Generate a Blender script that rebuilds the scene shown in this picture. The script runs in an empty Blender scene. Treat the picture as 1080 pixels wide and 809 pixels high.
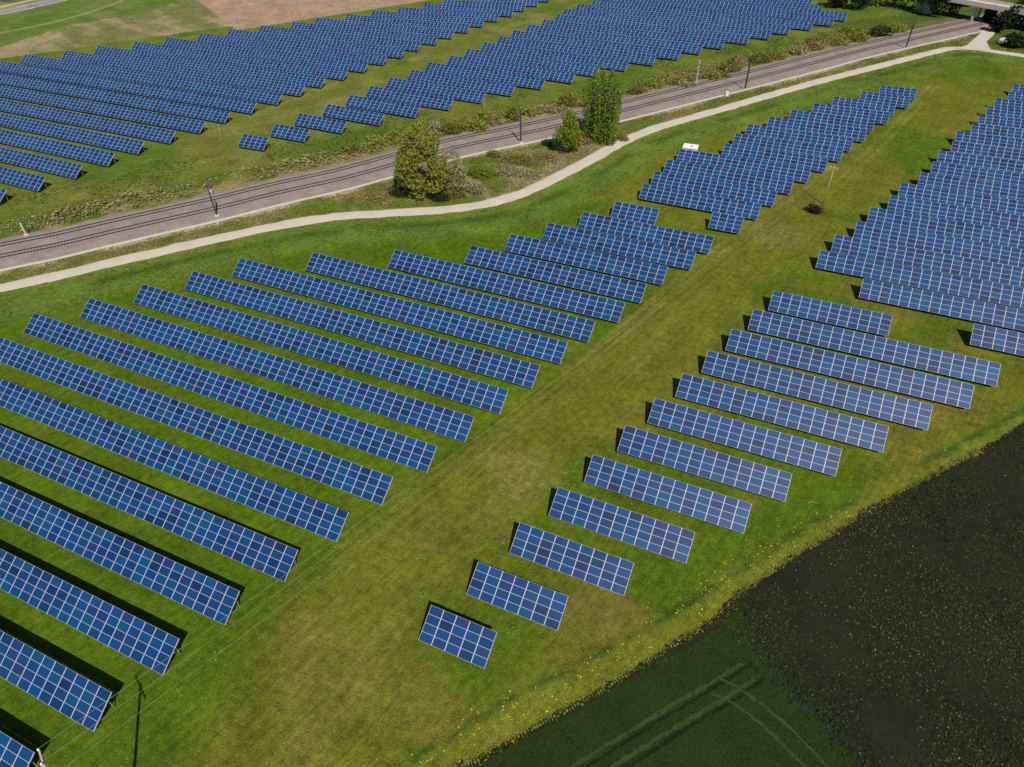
import bpy, math, random
import numpy as np
from mathutils import Matrix, Vector, noise as mnoise
random.seed(7); RNG = np.random.default_rng(7)
SC = bpy.context.scene; COL = SC.collection
# ------------------------------------------------------------ camera
YAW, PITCH, ROLL, FPX, CH = -0.4410218833, 0.7226014102, -0.0240268215, 720.0, 74.21309536
def cam_axes():
    cy, sy, cp, sp = math.cos(YAW), math.sin(YAW), math.cos(PITCH), math.sin(PITCH)
    f = np.array([sy*cp, cy*cp, -sp]); r = np.array([cy, -sy, 0.]); u = np.cross(r, f)
    cr, sr = math.cos(ROLL), math.sin(ROLL)
    return r*cr+u*sr, u*cr-r*sr, f
AR, AU, AF = cam_axes()
cd = bpy.data.cameras.new('camera'); cam = bpy.data.objects.new('camera', cd); COL.objects.link(cam)
cd.sensor_width = 36.0; cd.lens = 24.0; cd.clip_start = 0.5; cd.clip_end = 6000
M = Matrix([[AR[i], AU[i], -AF[i]] for i in range(3)]).to_4x4(); M.translation = (0, 0, CH)
cam.matrix_world = M; SC.camera = cam
def at(px, py, z=0.0):
    """the point at height z seen at photo pixel (px, py)"""
    d = AF*1.0 + AR*(px-540)/FPX - AU*(py-404.5)/FPX
    t = (z-CH)/d[2]; return (d[0]*t, d[1]*t)
def pix(P):
    d = np.asarray(P, float)-np.array([0, 0, CH]); q = d@np.stack([AR, AU, AF]).T
    return 540+FPX*q[..., 0]/q[..., 2], 404.5-FPX*q[..., 1]/q[..., 2]
# ------------------------------------------------------------ light
SUN = np.array([.445, -.480, .755]); SUN /= np.linalg.norm(SUN)
W = bpy.data.worlds.new('World'); SC.world = W; W.use_nodes = True
nt = W.node_tree; bg = nt.nodes['Background']; sky = nt.nodes.new('ShaderNodeTexSky')
sky.sky_type = 'NISHITA'; sky.sun_disc = False
sky.sun_elevation = math.asin(SUN[2]); sky.sun_rotation = math.atan2(SUN[0], SUN[1])
sky.air_density = 1.0; sky.dust_density = 1.0; sky.ozone_density = 1.5
nt.links.new(sky.outputs[0], bg.inputs[0]); bg.inputs[1].default_value = 0.05
sl = bpy.data.lights.new('sun', 'SUN'); sl.energy = 4.9; sl.angle = math.radians(.5); sl.color = (1, .95, .87)
so = bpy.data.objects.new('sun', sl); COL.objects.link(so); so.rotation_euler = Vector(SUN).to_track_quat('Z', 'Y').to_euler()
so.location = (0, 0, 200)
SC.view_settings.view_transform = 'Standard'; SC.view_settings.look = 'None'
SC.view_settings.exposure = 0.28; SC.view_settings.gamma = 1.0
SC.render.engine = 'CYCLES'; SC.cycles.max_bounces = 4; SC.cycles.use_denoising = False

# ------------------------------------------------------------ materials
def srgb(r, g, b):
    f = lambda c: (c/255/12.92) if c/255 <= .04045 else ((c/255+.055)/1.055)**2.4
    return (f(r), f(g), f(b), 1)
class NT:
    def __init__(s, name):
        s.m = bpy.data.materials.new(name); s.m.use_nodes = True; s.t = s.m.node_tree
        s.b = s.t.nodes['Principled BSDF']; s.out = s.t.nodes['Material Output']
    def n(s, typ, **k):
        x = s.t.nodes.new(typ)
        for a, v in k.items(): setattr(x, a, v)
        return x
    def l(s, a, b): s.t.links.new(a, b)
    def math(s, op, a, b=None, clamp=False):
        x = s.n('ShaderNodeMath', operation=op, use_clamp=clamp)
        for i, v in enumerate((a, b)):
            if v is None: continue
            if hasattr(v, 'links'): s.l(v, x.inputs[i])
            else: x.inputs[i].default_value = v
        return x.outputs[0]
    def mix(s, fac, a, b, mode='MIX'):
        x = s.n('ShaderNodeMix', data_type='RGBA', blend_type=mode)
        for i, v in ((0, fac), (6, a), (7, b)):
            if hasattr(v, 'links'): s.l(v, x.inputs[i])
            else: x.inputs[i].default_value = v
        return x.outputs[2]
    def noise(s, scale, detail=4, rough=.6, vec=None, dist=0):
        x = s.n('ShaderNodeTexNoise'); x.inputs['Scale'].default_value = scale; x.inputs['Detail'].default_value = detail
        x.inputs['Roughness'].default_value = rough; x.inputs['Distortion'].default_value = dist
        if vec is None: vec = s.pos()
        s.l(vec, x.inputs['Vector']); return x.outputs['Fac']
    def pos(s):
        if not hasattr(s, '_g'): s._g = s.n('ShaderNodeNewGeometry')
        return s._g.outputs['Position']
    def ramp(s, fac, stops):
        x = s.n('ShaderNodeValToRGB'); e = x.color_ramp.elements
        while len(e) < len(stops): e.new(.5)
        for el, (p, c) in zip(e, stops): el.position = p; el.color = c if len(c) == 4 else (*c, 1)
        s.l(fac, x.inputs[0]); return x.outputs[0]
    def bump(s, h, strength=.5, dist=.1):
        x = s.n('ShaderNodeBump'); x.inputs['Strength'].default_value = strength; x.inputs['Distance'].default_value = dist
        s.l(h, x.inputs['Height']); s.l(x.outputs[0], s.b.inputs['Normal'])
    def set(s, **k):
        for a, v in k.items():
            i = s.b.inputs[a.replace('_', ' ')]
            if hasattr(v, 'links'): s.l(v, i)
            else: i.default_value = v
        return s.m
def simple(name, col, rough=.7, metal=0, var=.25, scale=3.0, spec=.5):
    t = NT(name); f = t.noise(scale, 5, .6)
    a = tuple(c*(1-var) for c in col[:3])+(1,); b = tuple(min(1, c*(1+var)) for c in col[:3])+(1,)
    t.set(Base_Color=t.mix(f, a, b), Roughness=rough, Metallic=metal, Specular_IOR_Level=spec)
    return t.m
def ground_mat():
    t = NT('meadow'); at_ = t.n('ShaderNodeVertexColor', layer_name='tint').outputs[0]
    mp = t.n('ShaderNodeMapping'); mp.inputs['Scale'].default_value = (1, 1, .02); t.l(t.pos(), mp.inputs[0]); v = mp.outputs[0]
    big = t.noise(.12, 5, .6, v); mid = t.noise(.9, 5, .65, v); fin = t.noise(5.0, 4, .75, v)
    k = t.math('ADD', t.math('ADD', t.math('MULTIPLY', t.math('SUBTRACT', big, .5), .9), t.math('MULTIPLY', t.math('SUBTRACT', mid, .5), 1.7)),
               t.math('MULTIPLY', t.math('SUBTRACT', fin, .5), 2.6))
    val = t.math('MAXIMUM', t.math('ADD', k, 1.0), .25)
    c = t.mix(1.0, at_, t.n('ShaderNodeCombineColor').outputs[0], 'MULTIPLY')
    cc = t.t.nodes[-1]
    comb = [n for n in t.t.nodes if n.bl_idname == 'ShaderNodeCombineColor'][0]
    for i in range(3): t.l(val, comb.inputs[i])
    mp2 = t.n('ShaderNodeMapping', vector_type='TEXTURE'); mp2.inputs['Rotation'].default_value = (0, 0, math.radians(75)); mp2.inputs['Scale'].default_value = (9, .55, 1); t.l(t.pos(), mp2.inputs[0])
    stn = t.noise(1.0, 4, .6, mp2.outputs[0]); val2 = t.math('ADD', t.math('MULTIPLY', t.math('SUBTRACT', stn, .5), .9), 1.0)
    cb2 = t.n('ShaderNodeCombineColor')
    for i in range(3): t.l(val2, cb2.inputs[i])
    c = t.mix(1.0, c, cb2.outputs[0], 'MULTIPLY')
    # straw-coloured dry flecks
    dry = t.noise(2.1, 6, .75, v); dm = t.math('MULTIPLY', t.math('SUBTRACT', dry, .54, ), 5.0, True)
    al = t.n('ShaderNodeVertexColor', layer_name='tint').outputs[1]
    c2 = t.mix(t.math('MULTIPLY', t.math('MULTIPLY', dm, al), .55), c, (.17, .15, .03, 1))
    t.bump(t.math('ADD', mid, t.math('MULTIPLY', fin, .6)), .9, .22)
    return t.set(Base_Color=c2, Roughness=.95, Specular_IOR_Level=.08)
def cells_mat(name):
    t = NT(name); oi = t.n('ShaderNodeObjectInfo').outputs['Random']
    g = t.n('ShaderNodeNewGeometry').outputs['Random Per Island']
    r = t.math('FRACT', t.math('ADD', oi, t.math('MULTIPLY', g, 7.31)))
    c = t.ramp(r, [(0, (.001, .017, .070)), (.22, (.001, .032, .118)), (.65, (.002, .046, .160)), (.84, (.001, .056, .150)), (.92, (.009, .028, .125)), (1, (.002, .034, .120))])
    tc = t.n('ShaderNodeTexCoord').outputs['Object']
    nz = t.noise(2.3, 3, .6, tc)
    c = t.mix(t.math('MULTIPLY', nz, .55), c, (.003, .014, .05, 1))
    t.set(Base_Color=c, Roughness=.335, Specular_IOR_Level=.62, Coat_Weight=.0)
    return t.m
def leaf_mat(name, cols, trans=.25):
    t = NT(name); g = t.n('ShaderNodeNewGeometry'); r = g.outputs['Random Per Island']
    st = [(i/(len(cols)-1), c) for i, c in enumerate(cols)]
    c = t.ramp(r, st); big = t.noise(.7, 3, .6)
    c = t.mix(t.math('MULTIPLY', big, .3), c, tuple(x*.5 for x in cols[0])+(1,))
    t.set(Base_Color=c, Roughness=.75, Specular_IOR_Level=.25)
    tr = t.n('ShaderNodeBsdfTranslucent'); t.l(c, tr.inputs[0]); mx = t.n('ShaderNodeMixShader'); mx.inputs[0].default_value = trans
    t.l(t.b.outputs[0], mx.inputs[1]); t.l(tr.outputs[0], mx.inputs[2]); t.l(mx.outputs[0], t.out.inputs[0]); return t.m
MAT = {}
MAT['ground'] = ground_mat(); MAT['cells'] = cells_mat('solar_glass')
MAT['frame'] = simple('aluminium_frame', (.50, .53, .62), .45, .2, .06)
MAT['steel'] = simple('galvanised_steel', (.20, .21, .22), .6, .3, .2)
MAT['mast'] = simple('mast_steel', (.05, .052, .05), .7, .2, .3)
MAT['concrete'] = simple('pale_concrete', (.42, .39, .35), .9, 0, .25, 2)
MAT['white'] = simple('white_paint', (.66, .67, .66), .6, 0, .06, 2)
MAT['door'] = simple('grey_paint', (.22, .23, .25), .6, 0, .1, 2)
MAT['dark'] = simple('dark_rubber', (.02, .02, .022), .8)
MAT['glass'] = simple('dark_glass', (.02, .025, .03), .1)
MAT['wood'] = simple('weathered_wood', (.30, .26, .20), .9, 0, .3, 6)
MAT['bark'] = simple('bark', (.10, .08, .06), .95, 0, .4, 4)
MAT['rail'] = simple('rusty_rail', (.03, .02, .02), .6, .3, .2)
MAT['sleeper'] = simple('concrete_sleeper', (.22, .185, .175), .95, 0, .3, 2)
MAT['wire'] = simple('wire', (.20, .21, .13), .6, .2)

def gravel(name, a, b, sc, rough_scale=.25, bumpd=.06):
    t = NT(name); f = t.noise(sc, 6, .75); g = t.math('MULTIPLY', t.math('SUBTRACT', t.noise(rough_scale, 6, .7), .38), 4.0, True)
    c = t.mix(f, a, b); c = t.mix(t.math('MULTIPLY', g, .40), c, tuple(x*.85 for x in a[:3])+(1,))
    t.bump(f, .6, bumpd); return t.set(Base_Color=c, Roughness=.95, Specular_IOR_Level=.1)
MAT['ballast'] = gravel('mauve_ballast', (.10, .082, .070, 1), (.36, .30, .265, 1), 1.6)
MAT['path'] = gravel('path_gravel', (.37, .33, .27, 1), (.50, .45, .38, 1), 2.0)
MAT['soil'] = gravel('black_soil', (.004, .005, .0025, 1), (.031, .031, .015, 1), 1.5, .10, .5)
MAT['asphalt'] = gravel('asphalt', (.17, .17, .17, 1), (.24, .24, .235, 1), 1.0)
MAT['crop'] = gravel('young_crop', (.007, .015, .0025, 1), (.027, .042, .006, 1), 2.0, .12, .12)
MAT['crushed'] = gravel('crushed_crop', (.016, .030, .006, 1), (.052, .072, .020, 1), 3.0, .3, .1)
MAT['cropdark'] = gravel('rutted_crop', (.004, .009, .002, 1), (.012, .02, .004, 1), 3.0, .3, .2)
MAT['mark'] = simple('road_marking', (.7, .7, .66), .8)

# ------------------------------------------------------------ helpers
def tag(o, label=None, cat=None, group=None, kind=None):
    for k, v in (('label', label), ('category', cat), ('group', group), ('kind', kind)):
        if v: o[k] = v
    return o
def empty(name, loc, rz=0.0):
    o = bpy.data.objects.new(name, None); COL.objects.link(o); o.location = loc; o.rotation_euler = (0, 0, rz); o.empty_display_size = .5
    return o
def mesh_obj(name, V, F, mats, parent=None, mi=None, smooth=False):
    me = bpy.data.meshes.new(name); V = np.asarray(V, float); me.from_pydata(V.tolist(), [], F if isinstance(F, list) else F.tolist())
    for m in (mats if isinstance(mats, (list, tuple)) else [mats]): me.materials.append(m)
    if mi is not None: me.polygons.foreach_set('material_index', np.asarray(mi, 'i'))
    if smooth: me.polygons.foreach_set('use_smooth', [True]*len(me.polygons))
    me.update(); o = bpy.data.objects.new(name, me); COL.objects.link(o)
    if parent: o.parent = parent
    return o
BOXF = [(0, 3, 2, 1), (4, 5, 6, 7), (0, 1, 5, 4), (1, 2, 6, 5), (2, 3, 7, 6), (3, 0, 4, 7)]
class MB:
    """collects boxes, bars and tubes; build() links ONE mesh object"""
    def __init__(s): s.v = []; s.f = []; s.m = []
    def add(s, V, F, mi=0):
        n = len(s.v); s.v += [tuple(map(float, v)) for v in V]; s.f += [tuple(n+i for i in f) for f in F]; s.m += [mi]*len(F); return s
    def box(s, a, b, mi=0):
        x0, y0, z0 = a; x1, y1, z1 = b
        return s.add([(x0, y0, z0), (x1, y0, z0), (x1, y1, z0), (x0, y1, z0), (x0, y0, z1), (x1, y0, z1), (x1, y1, z1), (x0, y1, z1)], BOXF, mi)
    def bar(s, p, q, w, h, mi=0):
        p, q = Vector(p), Vector(q); d = (q-p).normalized(); up = Vector((0, 0, 1)) if abs(d.z) < .95 else Vector((1, 0, 0))
        r = d.cross(up).normalized()*w/2; u = r.normalized().cross(d)*h/2
        return s.add([p-r-u, p+r-u, p+r+u, p-r+u, q-r-u, q+r-u, q+r+u, q-r+u], BOXF, mi)
    def tube(s, pts, rad, n=7, mi=0):
        base = len(s.v); V = []; F = []
        for i, p in enumerate(pts):
            p = Vector(p); d = (Vector(pts[min(i+1, len(pts)-1)])-Vector(pts[max(i-1, 0)])).normalized()
            a = d.cross(Vector((0, 0, 1)) if abs(d.z) < .95 else Vector((1, 0, 0))).normalized(); b = d.cross(a)
            r = rad[i] if isinstance(rad, (list, tuple)) else rad
            V += [p+(a*math.cos(t)+b*math.sin(t))*r for t in (2*math.pi*j/n for j in range(n))]
        for i in range(len(pts)-1):
            for j in range(n): F.append((i*n+j, i*n+(j+1) % n, (i+1)*n+(j+1) % n, (i+1)*n+j))
        F.append(tuple(range(n))[::-1]); F.append(tuple((len(pts)-1)*n+j for j in range(n)))
        return s.add(V, F, mi)
    def build(s, name, mats, parent=None, smooth=False): return mesh_obj(name, s.v, s.f, mats, parent, s.m, smooth)
def smooth_line(P, step=2.0):
    P = np.asarray(P, float); out = []
    Q = np.vstack([2*P[0]-P[1], P, 2*P[-1]-P[-2]])
    for i in range(1, len(Q)-2):
        n = max(2, int(np.linalg.norm(Q[i+1]-Q[i])/step))
        for k in range(n):
            t = k/n; a, b, c, d = Q[i-1], Q[i], Q[i+1], Q[i+2]
            out.append(.5*((2*b)+(-a+c)*t+(2*a-5*b+4*c-d)*t*t+(-a+3*b-3*c+d)*t**3))
    out.append(P[-1]); return np.array(out)
def normals(L):
    d = np.gradient(L, axis=0); d /= np.linalg.norm(d, axis=1)[:, None]; return np.stack([-d[:, 1], d[:, 0]], 1)
def extrap(P, a, b):
    P = np.asarray(P, float); s = (P[0]-P[1])/np.linalg.norm(P[0]-P[1]); e = (P[-1]-P[-2])/np.linalg.norm(P[-1]-P[-2])
    return np.vstack([P[0]+s*a, P, P[-1]+e*b])
def ribbon(name, L, prof, mats, mi=None, jag=0.0, kind='structure', parent=None):
    """sweep a cross section [(offset, z), ...] along line L"""
    N = normals(L); k = len(prof); V = []
    for i in range(len(L)):
        for j, (o, z) in enumerate(prof):
            w = o+(RNG.normal(0, jag) if jag and j in (0, k-1) else 0)
            V.append((L[i, 0]+N[i, 0]*w, L[i, 1]+N[i, 1]*w, z))
    F = []; m = []
    for i in range(len(L)-1):
        for j in range(k-1):
            F.append((i*k+j+1, i*k+j, (i+1)*k+j, (i+1)*k+j+1)); m.append(mi[j] if mi else 0)
    o = mesh_obj(name, V, F, mats, parent, m)
    if kind: o['kind'] = kind
    return o
def in_poly(x, y, P):
    r = np.zeros(np.shape(x), bool); n = len(P)
    for i in range(n):
        x0, y0 = P[i]; x1, y1 = P[(i+1) % n]
        c = ((y0 > y) != (y1 > y)); xi = (x1-x0)*(y-y0)/((y1-y0) if y1 != y0 else 1e-9)+x0
        r ^= c & (x < xi)
    return r
def seg_dist(x, y, L):
    d = np.full(np.shape(x), 1e9)
    for (x0, y0), (x1, y1) in zip(L[:-1], L[1:]):
        ex, ey = x1-x0, y1-y0; l2 = ex*ex+ey*ey+1e-9
        t = np.clip(((x-x0)*ex+(y-y0)*ey)/l2, 0, 1); d = np.minimum(d, np.hypot(x-x0-t*ex, y-y0-t*ey))
    return d
def fbm(x, y, scale, octaves=4, seed=0, rough=.55):
    out = 0; amp = 1; tot = 0; rng = np.random.default_rng(seed)
    for o in range(octaves):
        G = rng.random((256, 256)); X = x/scale*2**o+rng.random()*99; Y = y/scale*2**o+rng.random()*99
        xi = np.floor(X).astype(int); yi = np.floor(Y).astype(int); fx = X-xi; fy = Y-yi; fx = fx*fx*(3-2*fx); fy = fy*fy*(3-2*fy)
        g = lambda a, b: G[(yi+b) % 256, (xi+a) % 256]
        v = (g(0, 0)*(1-fx)+g(1, 0)*fx)*(1-fy)+(g(0, 1)*(1-fx)+g(1, 1)*fx)*fy
        out = out+v*amp; tot += amp; amp *= rough
    return out/tot
def sstep(v, a, b):
    t = np.clip((v-a)/(b-a), 0, 1); return t*t*(3-2*t)
PX = lambda *a: [at(*p) for p in a]

# ------------------------------------------------------------ lines of the land
KERB = smooth_line(extrap(PX((0, 286), (60, 273.5), (120, 259), (180, 245), (242, 230.5), (300, 215.6), (368, 200), (415, 187), (493, 165), (577, 147), (657, 128), (720, 112), (853, 78), (920, 60), (1007, 40)), 60, 160), 3)
PATH = smooth_line(extrap(PX((0, 303.8), (60, 291), (120, 276.5), (210, 256), (300, 236.7), (360, 228), (400, 225.5), (440, 222.9), (475, 220.5), (510, 215.5), (535, 209), (560, 200), (593, 184), (627, 166.4), (660, 147.8), (693, 134.5), (720, 126.8), (787, 107.6), (853, 88.8), (920, 71.5), (987, 54.5), (1006, 51), (1040, 53), (1080, 59)), 70, 90), 2)
BRANCH = smooth_line(PX((1024, 52), (1031, 45), (1038, 39), (1043, 33), (1048, 27), (1056, 18)), 2)
STRIP = smooth_line(extrap(PX((430, 842), (488, 809), (560, 768), (635.6, 725.6), (704, 683), (749, 655), (783, 623), (820, 597), (853, 577), (922, 534), (978, 503.5), (1029, 477), (1080, 446)), 60, 120), .35)   # the edge of the dark fields
# ------------------------------------------------------------ ground
def axis(lo, hi, step, far):
    a = np.arange(lo, hi+step, step); g = []; d = step; x = hi
    while x < far: d *= 1.35; x += d; g.append(x)
    h = []; d = step; x = lo
    while x > -far: d *= 1.35; x -= d; h.append(x)
    return np.concatenate([h[::-1], a, g])
gx, gy = axis(-330, 80, .8, 2500), axis(-10, 330, .8, 2500)
X, Y = np.meshgrid(gx, gy); C = np.zeros(X.shape+(4,))
def paint(mask, col, dry=None):
    m = np.clip(mask, 0, 1)[..., None]; C[..., :3] = C[..., :3]*(1-m)+np.array(col[:3])*m
    if dry is not None: C[..., 3] = C[..., 3]*(1-m[..., 0])+dry*m[..., 0]
n1 = fbm(X, Y, 26, 4, 1); n2 = fbm(X, Y, 9, 4, 2); n3 = fbm(X, Y, 60, 3, 3); n4 = fbm(X, Y, 4, 3, 4)
GREEN = (.062, .098, .005); OLIVE = (.094, .108, .009); LUSH = (.036, .082, .005); BROWN = (.125, .100, .020); STRAW = (.21, .19, .085)
C[..., :3] = OLIVE; C[..., 3] = .35
paint(sstep(n1, .42, .62), GREEN, .15)
paint(sstep(n2+n4*.3, .74, .92)*.6, BROWN, .7)
Lp = seg_dist(X, Y, PATH[::3]); Lk = seg_dist(X, Y, KERB[::3]); Ls = seg_dist(X, Y, STRIP[::8])
def side(L, x, y):
    d = np.full(x.shape, 1e9); s = np.zeros(x.shape)
    for (x0, y0), (x1, y1) in zip(L[:-1], L[1:]):
        ex, ey = x1-x0, y1-y0; t = np.clip(((x-x0)*ex+(y-y0)*ey)/(ex*ex+ey*ey+1e-9), 0, 1)
        dd = np.hypot(x-x0-t*ex, y-y0-t*ey); m = dd < d; s = np.where(m, np.sign(ex*(y-y0)-ey*(x-x0)), s); d = np.minimum(d, dd)
    return s
Sp = side(PATH[::3], X, Y); Sk = side(KERB[::3], X, Y); Ss = side(STRIP[::8], X, Y)
# greener lanes inside the left block, and around the tables
lb = in_poly(X, Y, [at(0, 340), at(250, 262), at(640, 210), at(760, 255), at(600, 385), at(250, 660), at(110, 809), at(-400, 900), at(-400, 400)])
paint(lb*(.5+.5*sstep(n2, .35, .65)), (.056, .100, .004), .2)
# worn corridor with tyre lines
cor = seg_dist(X, Y, PX((330, 809), (420, 560), (600, 420), (760, 270), (900, 190)))
paint(sstep(9-cor+n2*8, 0, 9)*sstep(n1+.4*n4, .55, .85)*.45, (.128, .128, .018), .55)
for off in (-1.0, 1.0, 5.5, 7.5):
    base = np.array(smooth_line(PX((300, 830), (430, 640), (600, 452), (760, 300), (905, 175), (985, 90)), 5)); base = base+normals(base)*off
    tr_ = seg_dist(X, Y, base); paint(np.exp(-(tr_/.5)**2)*sstep(n2, .35, .6)*.6, (.165, .155, .035), .6)
# corridor patches near the bottom
for px_, py_, r_, c_, d_ in ((470, 560, 12, BROWN, .8), (330, 700, 9, BROWN, .7), (430, 745, 8, (.14, .12, .02), .8), (250, 760, 6, BROWN, .8), (390, 620, 6, OLIVE, .7), (640, 560, 6, OLIVE, .5), (960, 330, 7, BROWN, .6), (820, 245, 9, (.14, .13, .04), .7), (545, 500, 7, (.15, .13, .04), .7), (700, 560, 6, BROWN, .6), (960, 490, 6, BROWN, .7), (1020, 420, 6, BROWN, .6), (840, 300, 6, BROWN, .6), (640, 690, 8, BROWN, .6)):
    q = at(px_, py_); d = np.hypot(X-q[0], Y-q[1]); paint(sstep(1-d/r_+(n2-.5)*1.6, 0, .9)*.5, c_, d_)
# verge between the path and the panels: fresh green with a rough darker line
v = (Sp < 0)*sstep(16-Lp, 0, 5); paint(v*.75, (.092, .138, .020), .3)
paint((Sp < 0)*np.exp(-((Lp-6.5)/1.5)**2)*sstep(n2, .35, .6)*.8, (.030, .066, .006), .1)
paint((Sp < 0)*np.exp(-((Lp-1.9)/.6)**2)*.7, (.13, .15, .03), .4)
paint(((Sp > 0)*(Sk < 0))*.9, (.088, .112, .016), .45)
paint(((Sp > 0)*(Sk < 0))*sstep(n2+.25*n4, .52, .72)*.85, (.165, .135, .05), .9)
thk = in_poly(X, Y, PX((470, 215), (500, 178), (560, 158), (640, 140), (650, 152), (590, 188), (540, 208)))
paint(thk*sstep(n4, .35, .6)*.9, (.21, .175, .085), .9)
paint((Sk < 0)*np.exp(-((Lk-1.0)/.7)**2)*sstep(n2, .3, .6)*.9, (.34, .29, .17), .6)
# beyond the railway
bey = (Sk > 0)*sstep(Lk, 14, 16); paint(bey, (.100, .118, .018), .45)
paint(bey*sstep(n1, .45, .6)*.8, (.060, .104, .010), .2)
paint(bey*sstep(30-Lk+(n2-.5)*8, 0, 8)*.75, (.050, .098, .007), .1)
paint(bey*sstep(21-Lk+(n2-.5)*7, 0, 3)*sstep(n2+.3*n4, .5, .72)*.8, (.21, .16, .075), .9)
lane = in_poly(X, Y, [at(60, 215), at(215, 140), at(600, -10), at(640, -10), at(250, 190)])
paint(lane*sstep(n2+n1*.5, .7, .95)*.6, (.17, .15, .05), .8)
# fields above the far block
top = in_poly(X, Y, [at(-150, 100), at(0, 62), at(170, 38), at(480, -6), at(700, -60), at(-100, -110), at(-500, -20)])
st = fbm(X*.35+Y*.9, Y*.2-X*.15, 6, 4, 9)
paint(top, (.120, .128, .045), .5); paint(top*sstep(n1*.5+st*.5, .42, .6)*.85, (.25, .20, .11), .6)
paint(in_poly(X, Y, [at(205, -2), at(250, 32), at(480, -4), at(560, -60), at(200, -30)])*1.0, (.27, .185, .125), .3)
tl = in_poly(X, Y, [at(-60, 30), at(0, 16), at(65, 0), at(140, -20), at(240, -20), at(160, 12), at(75, 26), at(0, 50), at(-90, 80)])
paint(tl*(.55+.4*n2), (.060, .115, .010), .2)
ln = seg_dist(X, Y, smooth_line(PX((-20, 40), (20, 31), (70, 20), (120, 4), (135, -4)), 4)); paint(np.exp(-(ln/1.1)**2)*.7, (.24, .22, .10), .2)
paint(in_poly(X, Y, [at(-60, 2), at(0, -6), at(0, 8), at(60, -8), at(40, -40), at(-80, -20)])*.8, (.02, .045, .006), .1)
# the strip beside the dark fields: lush line, then yellow green grass
sd = np.where(Ss > 0, Ls, -Ls)
paint((sd > 0)*sstep(3.6-sd+(n2-.5)*1.5, 0, 1.6), (.106, .124, .013), .4)
LUSHL = smooth_line(extrap(PX((427, 806), (550, 731), (610, 701), (720, 640), (840, 562), (973, 489), (1080, 432)), 60, 120), 3)
dl = seg_dist(X, Y, LUSHL)+(n2-.5)*1.6
paint(np.exp(-(dl/.6)**2)*sstep(n2+.3*n4, .45, .7)*.95, (.020, .058, .006), 0)
# darker green ground tint at the far right
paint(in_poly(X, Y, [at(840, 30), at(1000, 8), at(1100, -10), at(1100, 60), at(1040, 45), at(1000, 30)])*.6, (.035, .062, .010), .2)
C[..., :3] *= 1+(n4[..., None]-.5)*.35
nx, ny = len(gx), len(gy)
me = bpy.data.meshes.new('ground'); V = np.stack([X, Y, np.zeros_like(X)], -1).reshape(-1, 3)
I = np.arange(nx*ny).reshape(ny, nx); Q = np.stack([I[:-1, :-1], I[:-1, 1:], I[1:, 1:], I[1:, :-1]], -1).reshape(-1, 4)
me.vertices.add(len(V)); me.vertices.foreach_set('co', V.ravel()); me.loops.add(Q.size); me.loops.foreach_set('vertex_index', Q.ravel().astype('i'))
me.polygons.add(len(Q)); me.polygons.foreach_set('loop_start', np.arange(0, Q.size, 4, dtype='i')); me.update(calc_edges=True)
ca = me.color_attributes.new('tint', 'FLOAT_COLOR', 'POINT'); ca.data.foreach_set('color', C.reshape(-1, 4).ravel())
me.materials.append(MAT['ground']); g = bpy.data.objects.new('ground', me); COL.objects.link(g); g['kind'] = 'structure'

# ------------------------------------------------------------ path, roads, railway bed
pp = ribbon('path', PATH, [(-1.85, .010), (-1.2, .05), (0, .075), (1.2, .05), (1.85, .010)], MAT['path'], jag=.14)
bp = ribbon('path', BRANCH, [(-2.2, .110), (0, .135), (2.2, .110)], MAT['path'], jag=.04)
jt = np.array(PX((1008, 51.5), (1022, 47.5), (1034, 41), (1040, 44), (1045, 53.8), (1028, 53.6)))
mesh_obj('path', [(x, y, .16) for x, y in jt], [tuple(range(len(jt)))[::-1]], MAT['path'])['kind'] = 'structure'
ROAD = smooth_line(extrap(PX((0, 13.5), (20, 9.5), (40, 5), (62, 0)), 150, 200), 4)
ribbon('road', ROAD, [(-4.4, .02), (0, .08), (4.4, .02)], MAT['asphalt'])
ribbon('road_marking', ROAD, [(-4.0, .036), (-3.75, .040)], MAT['mark']); ribbon('road_marking', ROAD, [(3.75, .040), (4.0, .036)], MAT['mark'])
ROAD2 = smooth_line(extrap(PX((0, 7.5), (20, 3), (33, 0)), 150, 200), 4)
ribbon('path', ROAD2, [(-1.0, .02), (0, .06), (1.0, .02)], MAT['path'])
BZ = .32
ribbon('track_bed', KERB, [(.35, .012), (1.2, .12), (3.6, BZ), (14.0, BZ), (15.6, .012)], MAT['ballast'], jag=.22)
kb = ribbon('trackside_kerb', KERB, [(-.20, .0), (-.20, .26), (.30, .26), (.30, .0)], MAT['concrete'], kind=None)
kb['kind'] = 'structure'
def rail_track(off, label):
    r = empty('railway_track', (0, 0, 0)); tag(r, label, 'railway track', 'railway tracks')
    N = normals(KERB); Lc = KERB+N*off
    for s in (-.72, .72):
        q = ribbon('rail', KERB, [(off+s-.085, BZ+.0), (off+s-.085, BZ+.19), (off+s+.085, BZ+.19), (off+s+.085, BZ+.0)], MAT['rail'], kind=None, parent=r)
    mb = MB(); L2 = smooth_line(Lc[::4], .62); n2_ = normals(L2)
    for p, n in zip(L2, n2_):
        if -175 < p[0] < 45: mb.bar((p[0]-n[0]*1.25, p[1]-n[1]*1.25, BZ+.0), (p[0]+n[0]*1.25, p[1]+n[1]*1.25, BZ+.0), .28, .08)
    s = mb.build('sleepers', MAT['sleeper'], r); s['kind'] = 'stuff'
rail_track(6.1, 'rusty double rail of the railway nearer the path, on mauve ballast')
rail_track(11.6, 'rusty double rail of the railway farther from the path, beside the brushwood')

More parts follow.
